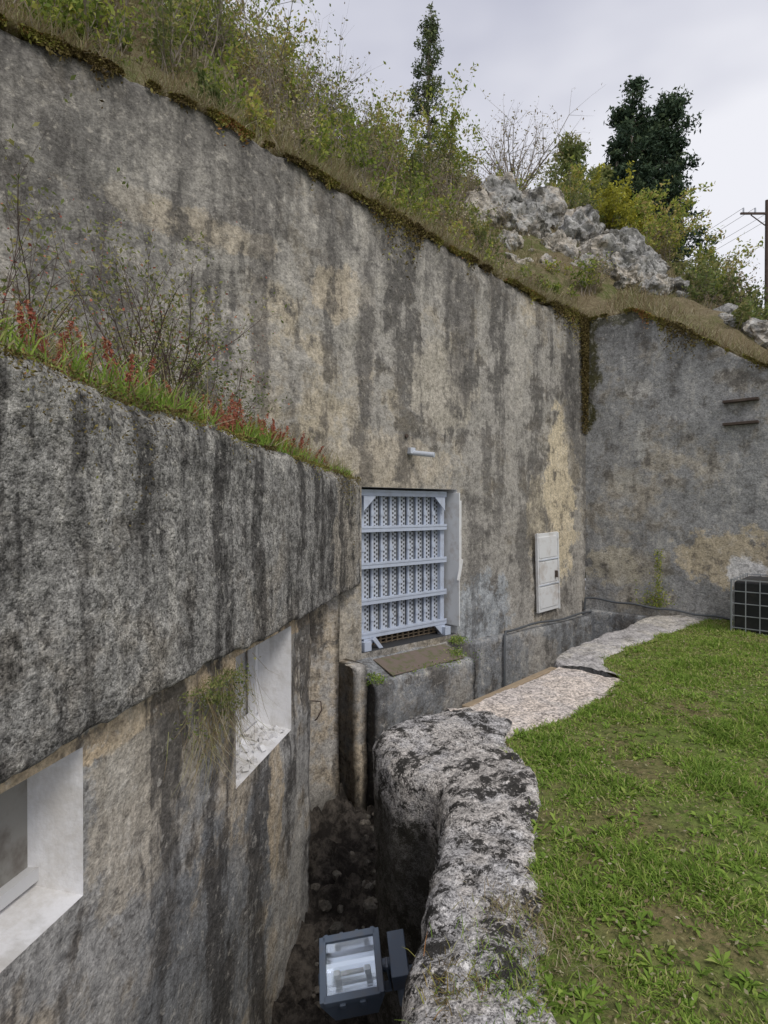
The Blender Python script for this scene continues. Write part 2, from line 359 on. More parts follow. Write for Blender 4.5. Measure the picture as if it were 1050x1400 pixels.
slab('gate_pier',4.88,5.06,-.05,.36,-3,-.02,m_pier,MAIN,amp=.04,rad=.07)
slab('column_pier',5.18,6.6,-.05,.28,-3,.95,m_pier,MAIN)
mb=MB(); mb.box((3.98,.235,-.2+.33*.17+.018),(1.15,.34,.014),0,Matrix.Rotation(-.319,3,'X')); mb.obj('rusty_threshold_plate',[m_rust],MAIN,.003)

# ------------------------------------------------------------------ gate
E=bpy.data.objects.new('steel_gate',None); link(E); E.matrix_world=MAIN
gx0,gx1=3.17,4.60; gy=-.2; W=gx1-gx0; cx=(gx0+gx1)/2
mb=MB()
for x in(gx0+.035,gx1-.035): mb.box((x,gy,.93),(.07,.09,1.78))
for z in(1.77,1.355,.94,.53,.15): mb.box((cx,gy+.045,z),(W-.02,.11,.055)); mb.box((cx,gy+.1025,z+.03),(W-.03,.008,.03)) 
for sx,xe in((1,gx0+.07),(-1,gx1-.07)):
    for zc,sz in((1.74,-1),(.12,-1)):
        p=[(xe-sx*.02,gy+.108,zc),(xe+sx*.16,gy+.108,zc),(xe-sx*.02,gy+.108,zc+sz*.17)]
        q=[(a,b-.012,c) for a,b,c in p]; mb.poly(p);mb.poly(q[::-1])
        for i in range(3): j=(i+1)%3; mb.poly([p[i],q[i],q[j],p[j]])
mb.box((gx0+.06,gy+.10,.02),(.10,.14,.16)); mb.box((gx1-.06,gy+.10,.02),(.10,.14,.16))
mb.box((gx1-.25,gy+.13,.03),(.05,.03,.25),0,Matrix.Rotation(.7,3,'Y')) 
mb.obj('frame',[m_gate],None,.006,E)
mb=MB(); mb.box((cx,gy-.03,.96),(W-.1,.012,1.6),3)
ns=9; pw=(W-.14)/ns
for i in range(ns):
    x=gx0+.07+pw*(i+.5)
    mb.box((x-pw*.20,gy-.014,.96),(pw*.54,.02,1.58),0)
    mb.box((x+pw*.26,gy+.002,.96),(pw*.18,.03,1.58),2)
    for j in range(31):
        z=.205+j*.0505
        for k,xx in enumerate((x-pw*.33,x-pw*.09)):
            mb.box((xx,gy-.0026,z+(.025 if k else 0)),(.018,.006,.024),1)
    for zz in (1.60,1.19,.78,.38):
        if (i*7+int(zz*10))%3: mb.box((x+pw*.26,gy+.022,zz-.06),(pw*.34,.014,.05),2)
mb.obj('perforated_panels',[m_gate2,m_hole,m_gate,m_back],None,0,E)
mb=MB() 
for i in range(14): mb.box((gx0+.12+i*.09,gy-.03,.06),(.02,.02,.12))
for k in range(4): mb.box((cx,gy-.033,.01+k*.04),(W-.15,.014,.014))
mb.obj('vent_lattice',[m_wood],None,0,E)
mb=MB(); mb.box((3.112,-.08,.95),(.018,.28,1.70)); mb.box((3.095,.045,1.25),(.05,.02,.9)); mb.box((3.10,.052,.82),(.05,.02,.28),0,Matrix.Rotation(-.25,3,'Y'))
mb.obj('jamb_board',[m_cab],MAIN,.005)

mb=MB(); R=Matrix.Rotation(math.radians(2.5),3,'Y')
mb.box((1.16,.055,.66),(.56,.03,1.16),0,R)
for dz in(-.37,0.0,.37): mb.box((1.16+dz*.04,.074,.66+dz),(.46,.012,.31),0,R)
for dz in(-.185,.185): mb.box((1.16+dz*.04,.078,.66+dz),(.54,.016,.02),3,R)
for sx in(-.265,.265): mb.box((1.16+sx,.075,.66),(.03,.022,1.16),0,R)
mb.box((.99,.10,.62),(.03,.04,.10),1,R)
mb.obj('metal_cabinet_door',[m_cab,m_iron,m_rust,m_gate2],MAIN,.005)

mb=MB(); mb.cyl((3.95,-.05,2.27),(3.80,.28,2.22),.03,.03,0); mb.cyl((4.0,-.02,2.45),(4.0,.03,2.45),.025,.025,1)
mb.box((3.93,.03,2.28),(.08,.06,.07),0); mb.obj('wall_lamp',[m_gate2,m_iron],MAIN,.003)
mb=MB(); mb.box((-2.2,.05,3.07),(.42,.10,.035)); mb.box((-2.2,.05,2.76),(.42,.10,.035)); mb.obj('iron_rungs',[m_iron],RIGHT,.004)

def cable(name,pts,r,mat,M):
    cu=bpy.data.curves.new(name,'CURVE'); cu.dimensions='3D'; cu.bevel_depth=r; cu.bevel_resolution=2
    sp=cu.splines.new('POLY'); sp.points.add(len(pts)-1)
    for i,p in enumerate(pts): sp.points[i].co=(*p,1)
    cu.materials.append(mat); o=link(bpy.data.objects.new(name,cu)); o.matrix_world=M; return o
pts=[(2.35,.18,-.9),(2.35,.18,-.1),(2.3,.17,-.06)]
for i in range(24): s=2.3-i*.1; pts.append((s,.15,-.05+.015*math.sin(s*5)))
pts.append((.03,.1,-.02)); cable('cable_conduit',pts,.017,m_cable,MAIN)
pts=[(-.03,.1,-.02),(-.05,.11,.16)]
for i in range(30): pts.append((-.1-i*.09,.09,.17-.004*i+.01*math.sin(i)))
cable('wall_cable',pts,.017,m_cable,RIGHT)

# ------------------------------------------------------------------ left block
def blocktop(t_): return 1.93+.04*t_*.95
xs=cuts(-.12,9.5,.035) 
def f_up(x,r):
    T=blocktop(x)+.04*fbm((x,9,0),1.5,2)+.022*nz((x,0,0),11)
    zb=.76+.03*fbm((x,1,0),1.1,6)+.016*nz((x,2,0),8)+.008*nz((x,2,0),25)
    k,u=r
    if k=='u': return (x,[-1.6,-.8,-.3,-.06,-.012][u],zb+[0,0,0,0,.004][u]),(0,0,1),.01
    if k=='f': 
        return (x,.0,zb+.02+(T-.14-zb-.02)*u),(0,1,0),.035
    return (x,[-.012,-.04,-.09,-.17,-.3,-.8][u],[T-.07,T-.03,T-.005,T,T,T-.02][u]),(0,1,.6),.04
rows=[('u',i) for i in range(5)]+[('f',k) for k in np.linspace(0,1,38)]+[('t',i) for i in range(6)]
surf('concrete_casemate_wall',xs,rows,f_up,m_up,BLOCK)
W2=(1.86,2.83,-.10,.70); W1=(4.16,5.9,.12,.69)
xs=cuts(1.4,9.5,.045,(W2[0],W2[1],W1[0],W1[1])); rows=cuts(-3.2,.80,.045,(W2[2],W2[3],W1[2],W1[3]))
xx=[1.3,1.301]+xs
def f_low(x,r):
    if x==1.3: return (1.4,-1.7,r),(1,0,0),0
    if x==1.301: return (1.4,-.3,r),(1,0,0),.02
    d=9
    for w in(W2,W1):
        d=min(d,math.hypot(max(w[0]-x,x-w[1],0),max(w[2]-r,r-w[3],0)))
    return (x,-.07,r),(0,1,0),.035*min(1,d/.12)+.001
def sk2(x,r0,r1):
    r=(r0+r1)/2
    return any(w[0]<x<w[1] and w[2]<r<w[3] for w in(W1,W2))
surf('casemate_lower_wall',xx,rows,f_low,m_low,BLOCK,sk2)
def recess(w,D,slope,backmat,i=.12):
    a,b,z0,z1=w; y=-.07; mb=MB()
    A=[(a,y,z0),(b,y,z0),(b,y,z1),(a,y,z1)]; Bk=[(a+i,-D,z0+slope),(b-i,-D,z0+slope),(b-i,-D,z1-.03),(a+i,-D,z1-.03)]
    for k in range(4):
        j=(k+1)%4; mb.poly([A[k],A[j],Bk[j],Bk[k]])
    mb.poly(Bk,backmat); return mb
m_shade=paint('shaded_plaster',(.58,.58,.58),.8,.35,scale=6,dirtc=(.36,.33,.29))  # greyer copy of the white plaster: recess shading put into its colour, plus dirt
mb=recess(W2,.42,.06,1,.03); mb.box((1.91,-.36,.34),(.05,.06,.66),0); mb.box((2.28,-.36,.0),(.85,.06,.06),0)
mb.obj('embrasure_window',[m_white,m_shade],BLOCK)
mb=MB()
for i in range(60):
    u=random.random(); mb.box((random.uniform(1.93,2.75),-.1-.28*u,W2[2]+.02+.06*u),[random.uniform(.01,.05) for _ in range(3)],0,Matrix.Rotation(random.uniform(0,3),3,Vector((random.random(),random.random(),1)).normalized()))
mb.obj('plaster_rubble',[m_white],BLOCK)
mb=recess(W1,.27,.05,1,.05)
mb.box((5.0,-.255,.21),(1.6,.05,.05),2)
mb.obj('embrasure_window',[m_white,paint('dusty_pane',(.27,.26,.235),.5,.5,scale=5,dirtc=(.14,.12,.10)),m_shade],BLOCK)
cable('iron_hook',[(1.42,-.05,-.02),(1.42,.03,-.02),(1.46,.05,-.08),(1.5,.02,-.14),(1.45,-.01,-.17)],.006,m_iron,BLOCK)

xs=cuts(-.1,9.5,.12); rows=list(np.linspace(-.15,-7,50))
def f_ter(x,r): return (x,r,blocktop(x)-.01+min(.35,(-r-.15)*.25)),(0,0,1),.08*min(1,(-r-.15)*4)
surf('terrace_soil',xs,rows,f_ter,m_hill,BLOCK)

# ------------------------------------------------------------------ trench side
def resample(P,n):
    P=np.array(P,dtype=float)
    for _ in range(2):
        Q=[P[0]]
        for a,b in zip(P[:-1],P[1:]): Q+=[a*.75+b*.25,a*.25+b*.75]
        Q.append(P[-1]); P=np.array(Q)
    return P
def ribbon(name,inner,outer,mat,ztop,depth,rad,amp,step=.035,crown=.0,outdrop=.12):
    I=resample(inner,0);O=resample(outer,0)
    d=np.concatenate([[0],np.cumsum(np.linalg.norm(np.diff((I+O)/2,axis=0),axis=1))]); n=int(d[-1]/step)+2
    u=np.linspace(0,d[-1],n); I=np.stack([np.interp(u,d,I[:,k]) for k in(0,1)],1);O=np.stack([np.interp(u,d,O[:,k]) for k in(0,1)],1)
    rows=[('s',z) for z in np.linspace(-depth,-rad*1.05,max(4,int(depth/.06)))]+[('r',a) for a in np.linspace(.12,1,6)]+[('t',k) for k in np.linspace(.0,1,18)[1:]]+[('o',0)]
    def f(i,r):
        i=int(i);a=Vector((*I[i],0));b=Vector((*O[i],0));w=(b-a); L=w.length; w=w/L
        e=.02*fbm((b.x,b.y,0),2.2,7)+.006*nz((b.x,b.y,0),14)
        zt=ztop
        k,q=r
        if k=='s': p=a+Vector((0,0,zt+q)); dd=-w
        elif k=='r':
            an=q*math.pi/2; p=a+w*(rad*(1-math.cos(an)))+Vector((0,0,zt-rad+rad*math.sin(an))); dd=(-w*math.cos(an)+Vector((0,0,math.sin(an))))
        elif k=='t': p=a+w*(rad+(L-rad)*q+e*1.6*q)+Vector((0,0,zt+crown*math.sin(math.pi*q))); dd=Vector((0,0,1))
        else: p=b+w*.04+Vector((0,0,zt-outdrop)); dd=w
        return p,dd,amp
    return surf(name,list(range(n)),rows,f,mat)
inner=[(-.30,-1.5),(-.22,.2),(-.1,1.0),(.04,1.8),(.17,2.4),(.27,2.94),(.34,3.3),(.30,3.45),(.05,3.62),(-.05,3.85),(-.06,4.15),(.08,4.45),(.35,4.66),(.62,4.78)]
outer=[(.30,-1.5),(.36,.2),(.44,1.0),(.52,1.8),(.65,2.4),(.78,2.94),(.86,3.3),(.87,3.45),(.86,3.58),(.84,3.7),(.82,3.85),(.82,4.0),(.86,4.15),(.95,4.35)]
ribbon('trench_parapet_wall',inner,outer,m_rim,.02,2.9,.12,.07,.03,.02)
inner2=[(.50,4.74),(.67,4.73),(1.2,5.32),(1.60,5.70),(1.76,5.92)]
outer2=[(.72,4.0),(.95,4.1),(1.45,4.45),(1.95,5.0),(2.26,5.46)]
ribbon('pebble_path',inner2,outer2,m_path,-.006,2.4,.02,.03,.04,.01,.06)
inner3=[(1.80,5.93),(1.74,6.12),(2.1,6.6),(2.75,7.3),(3.35,7.95),(4.15,8.85)]
outer3=[(2.30,5.50),(2.2,6.05),(2.55,6.4),(3.1,6.95),(3.75,7.55),(4.75,8.35)]
ribbon('kerb_path',inner3,outer3,m_path2,.022,2.4,.05,.05,.04,.02,.1)
mb=MB()
p0=Vector((.70,4.70,.0));p1=Vector((1.76,5.86,.0));d=(p1-p0).normalized();an=math.atan2(d.y,d.x)
mb.box((p0+p1)/2+Vector((-.04,.05,-.03)),((p1-p0).length,.07,.05),0,Matrix.Rotation(an,3,'Z'))
mb.obj('edge_board',[m_wood],None,.006)
OY=[-300,-1.5,.2,1.0,1.8,2.4,2.94,3.4,3.7,4.0,4.2,4.45,5.0,5.45,5.6,6.05,6.4,6.95,7.55,8.35,300]
OX=[.3,.3,.36,.44,.52,.65,.78,.87,.84,.84,1.1,1.45,1.95,2.26,2.28,2.2,2.55,3.1,3.75,4.72,4.75]
def lx(y): return float(np.interp(y,OY,OX))
def lawnz(x,y):
    e=min(1,max(0,(x-lx(y))/.35)); return .01+.03*e+e*.055*fbm((x,y,0),.9,3)
ys_=[-300,-100,-30,-8,-3]+list(np.arange(-1.5,9,.06))+[9.5,12,20,40,100,300]
us=[0,.03,.08,.14]+list(np.arange(.2,7,.09))+[8,10,14,25,60,150,300]
V=[]
for y in ys_:
    for u in us:
        x=lx(y)-.05+u; V.append((x,y,lawnz(x,y)-(.035 if u<.03 else 0)))
nx=len(us);F=[(j*nx+i,j*nx+i+1,(j+1)*nx+i+1,(j+1)*nx+i) for j in range(len(ys_)-1) for i in range(nx-1)]
me=bpy.data.meshes.new('ground'); me.from_pydata(V,[],F); me.materials.append(m_lawn); me.polygons.foreach_set('use_smooth',[True]*len(F)); link(bpy.data.objects.new('ground',me))
def flz(y): return float(np.interp(y,[-3,2.5,4.2,5.8,10],[-2.6,-2.45,-2.0,-1.45,-1.35]))
xs=cuts(-2.6,4.6,.05); rows=cuts(-3,10,.05)
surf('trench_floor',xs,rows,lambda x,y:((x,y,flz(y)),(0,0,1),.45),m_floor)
def boulder(bm,c,r,seed,sub=4,sq=(1,1,.8),rough=.12,cut=11):
    rs=random.Random(seed); pl=[]
    for _ in range(cut):
        n=Vector((rs.gauss(0,1),rs.gauss(0,1),rs.gauss(0,1))).normalized(); pl.append((n,rs.uniform(.55,.9)))
    b2=bmesh.new(); bmesh.ops.create_icosphere(b2,subdivisions=sub,radius=1)
    for v in b2.verts:
        p=v.co.copy(); k=1.0
        for n,d in pl:
            q=n.dot(p)
            if q>1e-3: k=min(k,d/q)
        q=p*k+Vector((seed*3.7,seed*1.3,seed)); k+=rough*noise.fractal(q*2.2,1,2,5)-.10*max(0,.14-abs(noise.noise(q*2.0)))/.14
        p*=k; v.co=Vector((p.x*sq[0]*r,p.y*sq[1]*r,p.z*sq[2]*r))+Vector(c)
    me_=bpy.data.meshes.new('tmp'); b2.to_mesh(me_); bm.from_mesh(me_); bpy.data.meshes.remove(me_); b2.free()
bm=bmesh.new()
for i in range(260):
    y=random.uniform(2.0,6.0); x=random.uniform(-1.0,.3) if y<4.6 else random.uniform(-.6,.5)
    boulder(bm,(x,y,flz(y)+random.uniform(-.04,.02)),random.choice([.015,.02,.03,.04,.05,.07])*random.uniform(.8,1.2),i,2)
me=bpy.data.meshes.new('trench_rubble'); bm.to_mesh(me); bm.free(); me.materials.append(concrete('rubble_stone',grey=(.15,.14,.12),beige=(.25,.22,.18),dark=(.05,.045,.04),light=(.30,.27,.24),gk=.3,seed=3)); link(bpy.data.objects.new('trench_rubble',me))

bm=bmesh.new()
rocks=[(1.75,11.4,.35),(1.95,11.6,.5),(2.2,12.1,.6),(2.55,11.8,.5),(2.6,12.6,.6),(2.95,11.9,.45),(3.3,12.7,.6),(3.35,11.4,.35),(3.95,12.0,.52),(4.25,12.6,.6),(4.35,11.6,.55),(4.8,12.0,.58),(3.8,11.05,.3),(4.5,11.0,.42),(4.95,11.3,.45),(2.35,11.1,.3),(4.15,11.2,.3),(5.25,11.8,.45),(3.0,10.9,.22),(4.9,10.7,.3),(5.3,10.9,.3)]
for i,(x,y,r) in enumerate(rocks):
    z=float(hz(x,y)[0]); boulder(bm,(x,y,z-.02),r*1.08,i+11,5,(1.05,.9,1.1),.22,14)
for i in range(70):
    x=random.uniform(1.7,5.5);y=random.uniform(10.6,12.8); boulder(bm,(x,y,float(hz(x,y)[0])),random.uniform(.05,.17),i+100,3)
me=bpy.data.meshes.new('limestone_outcrop'); bm.to_mesh(me); bm.free(); me.materials.append(m_rock); link(bpy.data.objects.new('limestone_outcrop',me))
bm=bmesh.new()
for i,(x,y,r) in enumerate([(6.1,9.1,.6),(6.8,8.9,.65),(5.7,9.9,.3),(5.5,9.4,.25)]):
    boulder(bm,(x,y,float(hz(x,y)[0])+.08),r,i+40,5,(1.2,.9,.8),.2)
me=bpy.data.meshes.new('limestone_rock'); bm.to_mesh(me); bm.free(); me.materials.append(m_rock); link(bpy.data.objects.new('limestone_rock',me))

# ------------------------------------------------------------------ vegetation
def shrub_data(base,H,Wd,stems=7,leafn=500,fill=.45,thin=1.0):
    segs=[];tips=[]
    for k in range(stems):
        p=np.array(base,dtype=float)+rng.normal(size=3)*[.06,.06,0]; an=rng.uniform(0,2*np.pi); out=rng.uniform(.1,1)*Wd/H*.6
        d=np.array([np.cos(an)*out,np.sin(an)*out,1.]); d/=np.linalg.norm(d); n=5; L=H*rng.uniform(.6,1.05)/n; r=.012*thin*(.5+H*.5)
        for i in range(n):
            q=p+d*L; segs.append((p,q,r,r*.75)); r*=.75
            if i>0:
                for _ in range(3):
                    e=d+rng.normal(size=3)*.6; e/=np.linalg.norm(e); l=L*rng.uniform(.5,1.3); q2=q+e*l; segs.append((q,q2,r*.6,r*.25))
                    tips.append((q,q2))
                    e2=e+rng.normal(size=3)*.6; e2/=np.linalg.norm(e2); q3=q2+e2*l*.6; segs.append((q2,q3,r*.3,r*.15)); tips.append((q2,q3))
            p=q; d=d+rng.normal(size=3)*.2; d/=np.linalg.norm(d)
    T=rng.integers(0,len(tips),leafn); A=np.array([a for a,_ in tips]);B=np.array([b for _,b in tips]); u=rng.uniform(.2,1.1,(leafn,1))
    C=A[T]*(1-u)+B[T]*u+rng.normal(size=(leafn,3))*.03*(.6+H*.5)
    return segs,C
def plant(name,items,mat,lsize,barkm=m_bark,asp=.5):
    segs=[];L=[]
    for it in items:
        s,C=shrub_data(*it); segs+=s; L.append(C)
    tb=tubes(segs,3); C=np.concatenate(L); lv=leaves(C,lsize,asp=asp)
    V=np.concatenate([tb,lv]); mi=[0]*len(tb)+[1]*len(lv)
    r=np.concatenate([rng.random(len(tb)),np.clip(np.concatenate([np.full(len(c),rng.uniform(-.3,.3)) for c in L])+rng.random(len(lv)),0,1)])
    return quadmesh(name,V,[barkm,mat],mi,r)
def hp(s,b):
    x,y,_=mpt(s,b,0); return x,y,float(hz(x,y)[0])
it1=[];it2=[];it3=[]
for i in range(380):
    s=rng.uniform(-3.5,10); b=rng.uniform(.35,7)**1.0; x,y,z=hp(s,b)
    if 1.7<x<5.6 and 10.9<y<13.0 and rng.random()<.85: continue
    H=rng.uniform(.5,1.5)*(1.0 if b>1.3 else .55)*(1.1 if s>2 else .7)
    it=((x,y,z-.05),H,H*rng.uniform(.6,1.0),int(rng.integers(4,9)),int(rng.integers(50,620)))
    q=rng.random(); (it1 if q<.47 else it2 if q<.7 else it3).append(it)
plant('hillside_shrubs',it1,m_green,.032)
plant('hillside_scrub',it2,m_olive,.03)
plant('dry_hillside_scrub',it3,m_dry,.022)
it=[]
for i in range(190):
    x=rng.uniform(4.6,15);y=rng.uniform(8.4,18)
    b,c=bc(x,y)
    if c<.45 or (x<5.6 and y<12.8): continue
    H=rng.uniform(.35,1.1); it.append(((x,y,float(hz(x,y)[0])),H,H*1.1,6,480))
plant('scrub_thicket',it[::3],m_olive,.038); plant('scrub_thicket',it[1::3],m_green,.036); plant('scrub_thicket',it[2::3],m_dry,.026)
plant('yellow_bush',[((5.1,13.2,float(hz(5.1,13.2)[0])),1.2,1.3,11,3200)],m_yel,.042)
plant('green_bush',[((5.9,13.6,float(hz(5.9,13.6)[0])),1.8,1.8,10,3000),((6.8,14.5,float(hz(6.8,14.5)[0])),1.8,1.8,10,2600),((4.3,14.3,float(hz(4.3,14.3)[0])),1.3,1.6,10,2200),((8.2,14.5,float(hz(8.2,14.5)[0])),1.6,1.8,10,2000)],m_green,.045)
plant('bare_tree',[((3.3,15.2,float(hz(3.3,15.2)[0])),2.7,2.6,22,1200,.4,1.5)],m_dry,.032)
plant('bare_tree',[((-1.2,12.0,float(hz(-1.2,12.0)[0])),1.8,1.6,10,250)],m_dry,.03)
plant('young_tree',[((1.35,12.4,float(hz(1.35,12.4)[0])),2.0,1.2,9,2200,.4,1.2),((.2,11.6,float(hz(.2,11.6)[0])),1.4,1.2,9,1500),((-2.3,10.2,float(hz(-2.3,10.2)[0])),1.4,1.4,9,1500)],m_green,.04)

def crown_tree(name,base,H,R,clumps,per,lsize,mat,shape='round',trunk=.18):
    segs=[];C=[];R0=[]; base=np.array(base,dtype=float); p=base.copy()
    pts=[p]; wob=.02 if shape=='col' else .07
    for i in range(8):
        p=p+np.array([rng.normal()*wob,rng.normal()*wob,H/8]); pts.append(p)
    for i in range(8):
        segs.append((pts[i],pts[i+1],trunk*(1-i/8.5),trunk*(1-(i+1)/8.5)))
    sd=rng.uniform(0,50)
    for k in range(clumps):
        h=rng.uniform(.2,1.0) if shape!='col' else rng.uniform(.08,1)
        an=rng.uniform(0,2*np.pi)
        lump=1+.75*noise.noise(Vector((math.cos(an)*1.2+sd,math.sin(an)*1.2,h*4.5)))
        if shape=='round': rad=R*math.sqrt(max(.05,1-((h-.55)/.5)**2))*rng.uniform(.35,1.0)*lump
        elif shape=='cone': rad=R*((1-h)**.6*1.25+.05)*rng.uniform(.25,1)*lump
        else: rad=R*(1-h**2.0)**.6*rng.uniform(.1,1.15)+.03
        f=h*8; i=min(7,int(f)); o=pts[i]+(pts[i+1]-pts[i])*(f-i)
        c=o+np.array([math.cos(an)*rad,math.sin(an)*rad,rng.normal()*.1+rad*.2]); segs.append((o-np.array([0,0,rad*.25]),c,.02*H/8,.008))
        cs=R*rng.uniform(.14,.28); n=int(per*rng.uniform(.5,1.3)); q=rng.normal(size=(n,3)); q/=np.linalg.norm(q,axis=1)[:,None]; q*=rng.uniform(.2,1,(n,1))**.5
        q+=rng.normal(size=(n,3))*.3
        C.append(c+q*cs*([1.15,1.15,.8] if shape!='col' else [1,1,1.3])); R0.append(np.clip(.25+q[:,2]*.35+rng.uniform(-.2,.3)+rng.random(n)*.3,0,1))
    C=np.concatenate(C); tb=tubes(segs); lv=leaves(C,lsize,asp=.4); V=np.concatenate([tb,lv])
    quadmesh(name,V,[m_bark,mat],[0]*len(tb)+[1]*len(lv),np.concatenate([np.zeros(len(tb)),np.concatenate(R0)]))
def tz(x,y): return float(hz(x,y)[0])-.2
for (x,y,top,R,n) in ((8.75,21.5,17.0,1.25,110),(10.35,22,16.9,1.45,120),(9.5,22.5,16.2,1.5,90),(11.25,22.5,15.2,1.2,80),(8.0,20.5,14.6,1.0,60)):
    crown_tree('evergreen_tree',(x,y,tz(x,y)),top-tz(x,y),R,n,130,.085,m_dark,'cone')
crown_tree('evergreen_tree',(6.5,20,tz(6.5,20)),14.2-tz(6.5,20),1.2,80,120,.08,m_olive,'cone')
crown_tree('evergreen_tree',(7.3,20.5,tz(7.3,20.5)),13.4-tz(7.3,20.5),1.1,60,120,.08,m_olive,'cone')
m_cyp=leafmat('leaf_cypress',[(0,(.06,.09,.04)),(.6,(.13,.165,.075)),(1,(.24,.27,.11))],.1)
crown_tree('cypress_tree',(1.12,14,tz(1.12,14)),13.25-tz(1.12,14),.48,180,42,.04,m_cyp,'col',.06)
C=[]
for i in range(130):
    x=rng.uniform(11,34);y=rng.uniform(17,32); z=float(hz(x,y)[0])+rng.uniform(.2,2.0); n=220; q=rng.normal(size=(n,3))*[.6,.6,.45]; C.append(np.array([x,y,z])+q)
C=np.concatenate(C); quadmesh('distant_trees',leaves(C,.11),[m_olive],None,rng.random(len(C)))

n=80000; s=rng.uniform(-8,11,n); b=rng.uniform(.12,1,n)**1.5*8; P=np.stack([3.27-.755*s-.656*b,9.5-.656*s+.755*b],1)
B_,C_=bc(P[:,0],P[:,1]); P=P[(B_>.1)]; z=hz(P[:,0],P[:,1]); P=np.column_stack([P,z-.05]) 
den=np.array([noise.noise(Vector((a*.9,b_*.9,0))) for a,b_ in zip(P[:,0],P[:,1])])
q=blades(P,rng.uniform(.10,.34,len(P))*(1+den),.006,.5); r=np.clip(.45+den*.8+rng.normal(size=len(P))*.22,0,1); quadmesh('dry_grass',q,[m_dry],None,np.concatenate([r,r]))
n=30000; tt=rng.uniform(0,9,n); cc=rng.uniform(.1,5,n); P=np.stack([3.27+.736*tt+.677*cc,9.5-.677*tt+.736*cc],1); z=hz(P[:,0],P[:,1]); P=np.column_stack([P,z-.05])
q=blades(P,rng.uniform(.08,.3,len(P)),.006,.5); r=rng.random(len(P)); quadmesh('dry_grass',q,[m_dry],None,np.concatenate([r,r]))
def fringe(name,M,tops,a,b,n,nb,ls=.02,th=.09):
    s=rng.uniform(a,b,n); den=np.array([noise.noise(Vector((x*1.1,5,0)))+.45*noise.noise(Vector((x*5,2,0))) for x in s]); k=den>-.2; s=s[k]; den=den[k]; n=len(s)
    P=np.stack([s,rng.uniform(-.3,.05,n),np.array([tops(x)+.03*noise.noise(Vector((x*6,0,0))) for x in s])+rng.uniform(-.03,1,n)*th*np.clip(.3+den*1.3,.05,1.0)],1)
    drop=rng.random(n)<.45; P[drop,1]=.04; P[drop,2]-=rng.exponential(.07,drop.sum())*np.clip(.3+den[drop]*3,.2,2)
    q=leaves(P,ls); r=np.clip(np.array([.45+.9*noise.noise(Vector((x*1.7,3,1))) for x in P[:,0]])+rng.normal(size=n)*.18,0,1)
    s2=rng.uniform(a,b,nb); den=np.array([noise.noise(Vector((x*1.6,9,0))) for x in s2]); s2=s2[den>-.2]
    P2=np.stack([s2,rng.uniform(-.3,.0,len(s2)),np.array([tops(x) for x in s2])],1)
    dv=np.zeros((len(s2),3)); dv[:,1]=rng.uniform(-.2,.9,len(s2)); dv[:,2]=rng.uniform(.0,1,len(s2)); dv[:,0]=rng.normal(size=len(s2))*.4
    q2=blades(P2,rng.uniform(.06,.28,len(s2)),.004,.3,dv); r2=rng.random(len(s2))
    quadmesh(name,np.concatenate([q,q2]),[m_moss,m_dry],[0]*len(q)+[1]*len(q2),np.concatenate([r,r2,r2]),M)
fringe('moss_fringe',MAIN,maintop,0,11,40000,20000)
fringe('moss_fringe',RIGHT,lambda x:righttop(-x),-6,0,20000,3500)
fringe('moss_fringe',BLOCK,lambda x:blocktop(x)-.02,0,6,9000,1000,.008,.02)
n=14000; P=np.stack([np.abs(rng.normal(size=n))*.06+.02,rng.uniform(0,.07,n),4.65-rng.exponential(.55,n)],1)
P=P[P[:,2]>2.8]; quadmesh('corner_moss',leaves(P,.016),[m_moss],None,np.clip(rng.normal(size=len(P))*.15+.2,0,1),MAIN)

n=15000; x=rng.uniform(.1,7,n); y=-rng.uniform(.02,1,n)**1.3*1.1; P=np.stack([x,y,1.92+.038*x],1)
den=np.array([noise.noise(Vector((a*1.5,b*2,0))) for a,b in zip(x,y)]); P=P[den>-.25] 
q=blades(P,rng.uniform(.05,.2,len(P))*(.6+.14*P[:,0]),.0035,.5); r=.2+rng.random(len(P))*.7; quadmesh('terrace_grass',q,[m_grass],None,np.concatenate([r,r]),BLOCK)
n=4500; x=rng.uniform(.1,7,n); y=-rng.uniform(.05,1.3,n); P=np.stack([x,y,1.95+.038*x],1); q=blades(P,rng.uniform(.1,.36,n),.002,.5); r=rng.random(n); quadmesh('terrace_dry_grass',q,[m_dry],None,np.concatenate([r,r]),BLOCK)
segs=[];C=[]
for i in range(170):
    x=random.choice([random.gauss(1.9,.45),random.gauss(2.0,.3),random.gauss(3.0,.25),random.gauss(4.2,.3)]); y=-random.uniform(.0,.45); p=np.array([x,y,1.93+.038*x]); h=random.uniform(.08,.24); q_=p+np.array([random.gauss(0,.07),random.gauss(0,.05),h])
    segs.append((p,q_,.0025,.001)); m=90; u=rng.uniform(.3,1,(m,1)); C.append(p*(1-u)+q_*u+rng.normal(size=(m,3))*.014*(1.2-u))
C=np.concatenate(C); tb=tubes(segs); lv=leaves(C,.009); quadmesh('red_sorrel',np.concatenate([tb,lv]),[m_red],None,np.concatenate([rng.random(len(tb)),rng.random(len(lv))]),BLOCK)
t=NT('dark_twig'); m_twig=t.done(t.mix(t.noise(10,2),(.06,.045,.04),(.13,.095,.08)),.9)
bp=BLOCK@Vector((2.9,-.6,2.0)); bp2=BLOCK@Vector((3.7,-.75,2.05)); bp3=BLOCK@Vector((2.1,-.5,1.95)); bp4=BLOCK@Vector((2.5,-.55,1.98))
plant('wild_rose_shrub',[(tuple(bp),1.15,1.1,24,1700,.4,.65),(tuple(bp2),1.0,.9,16,900,.4,.6),(tuple(bp3),.7,.8,12,900,.4,.6),(tuple(bp4),.9,.9,18,1100,.4,.6)],m_olive,.015,m_twig)
C=[] 
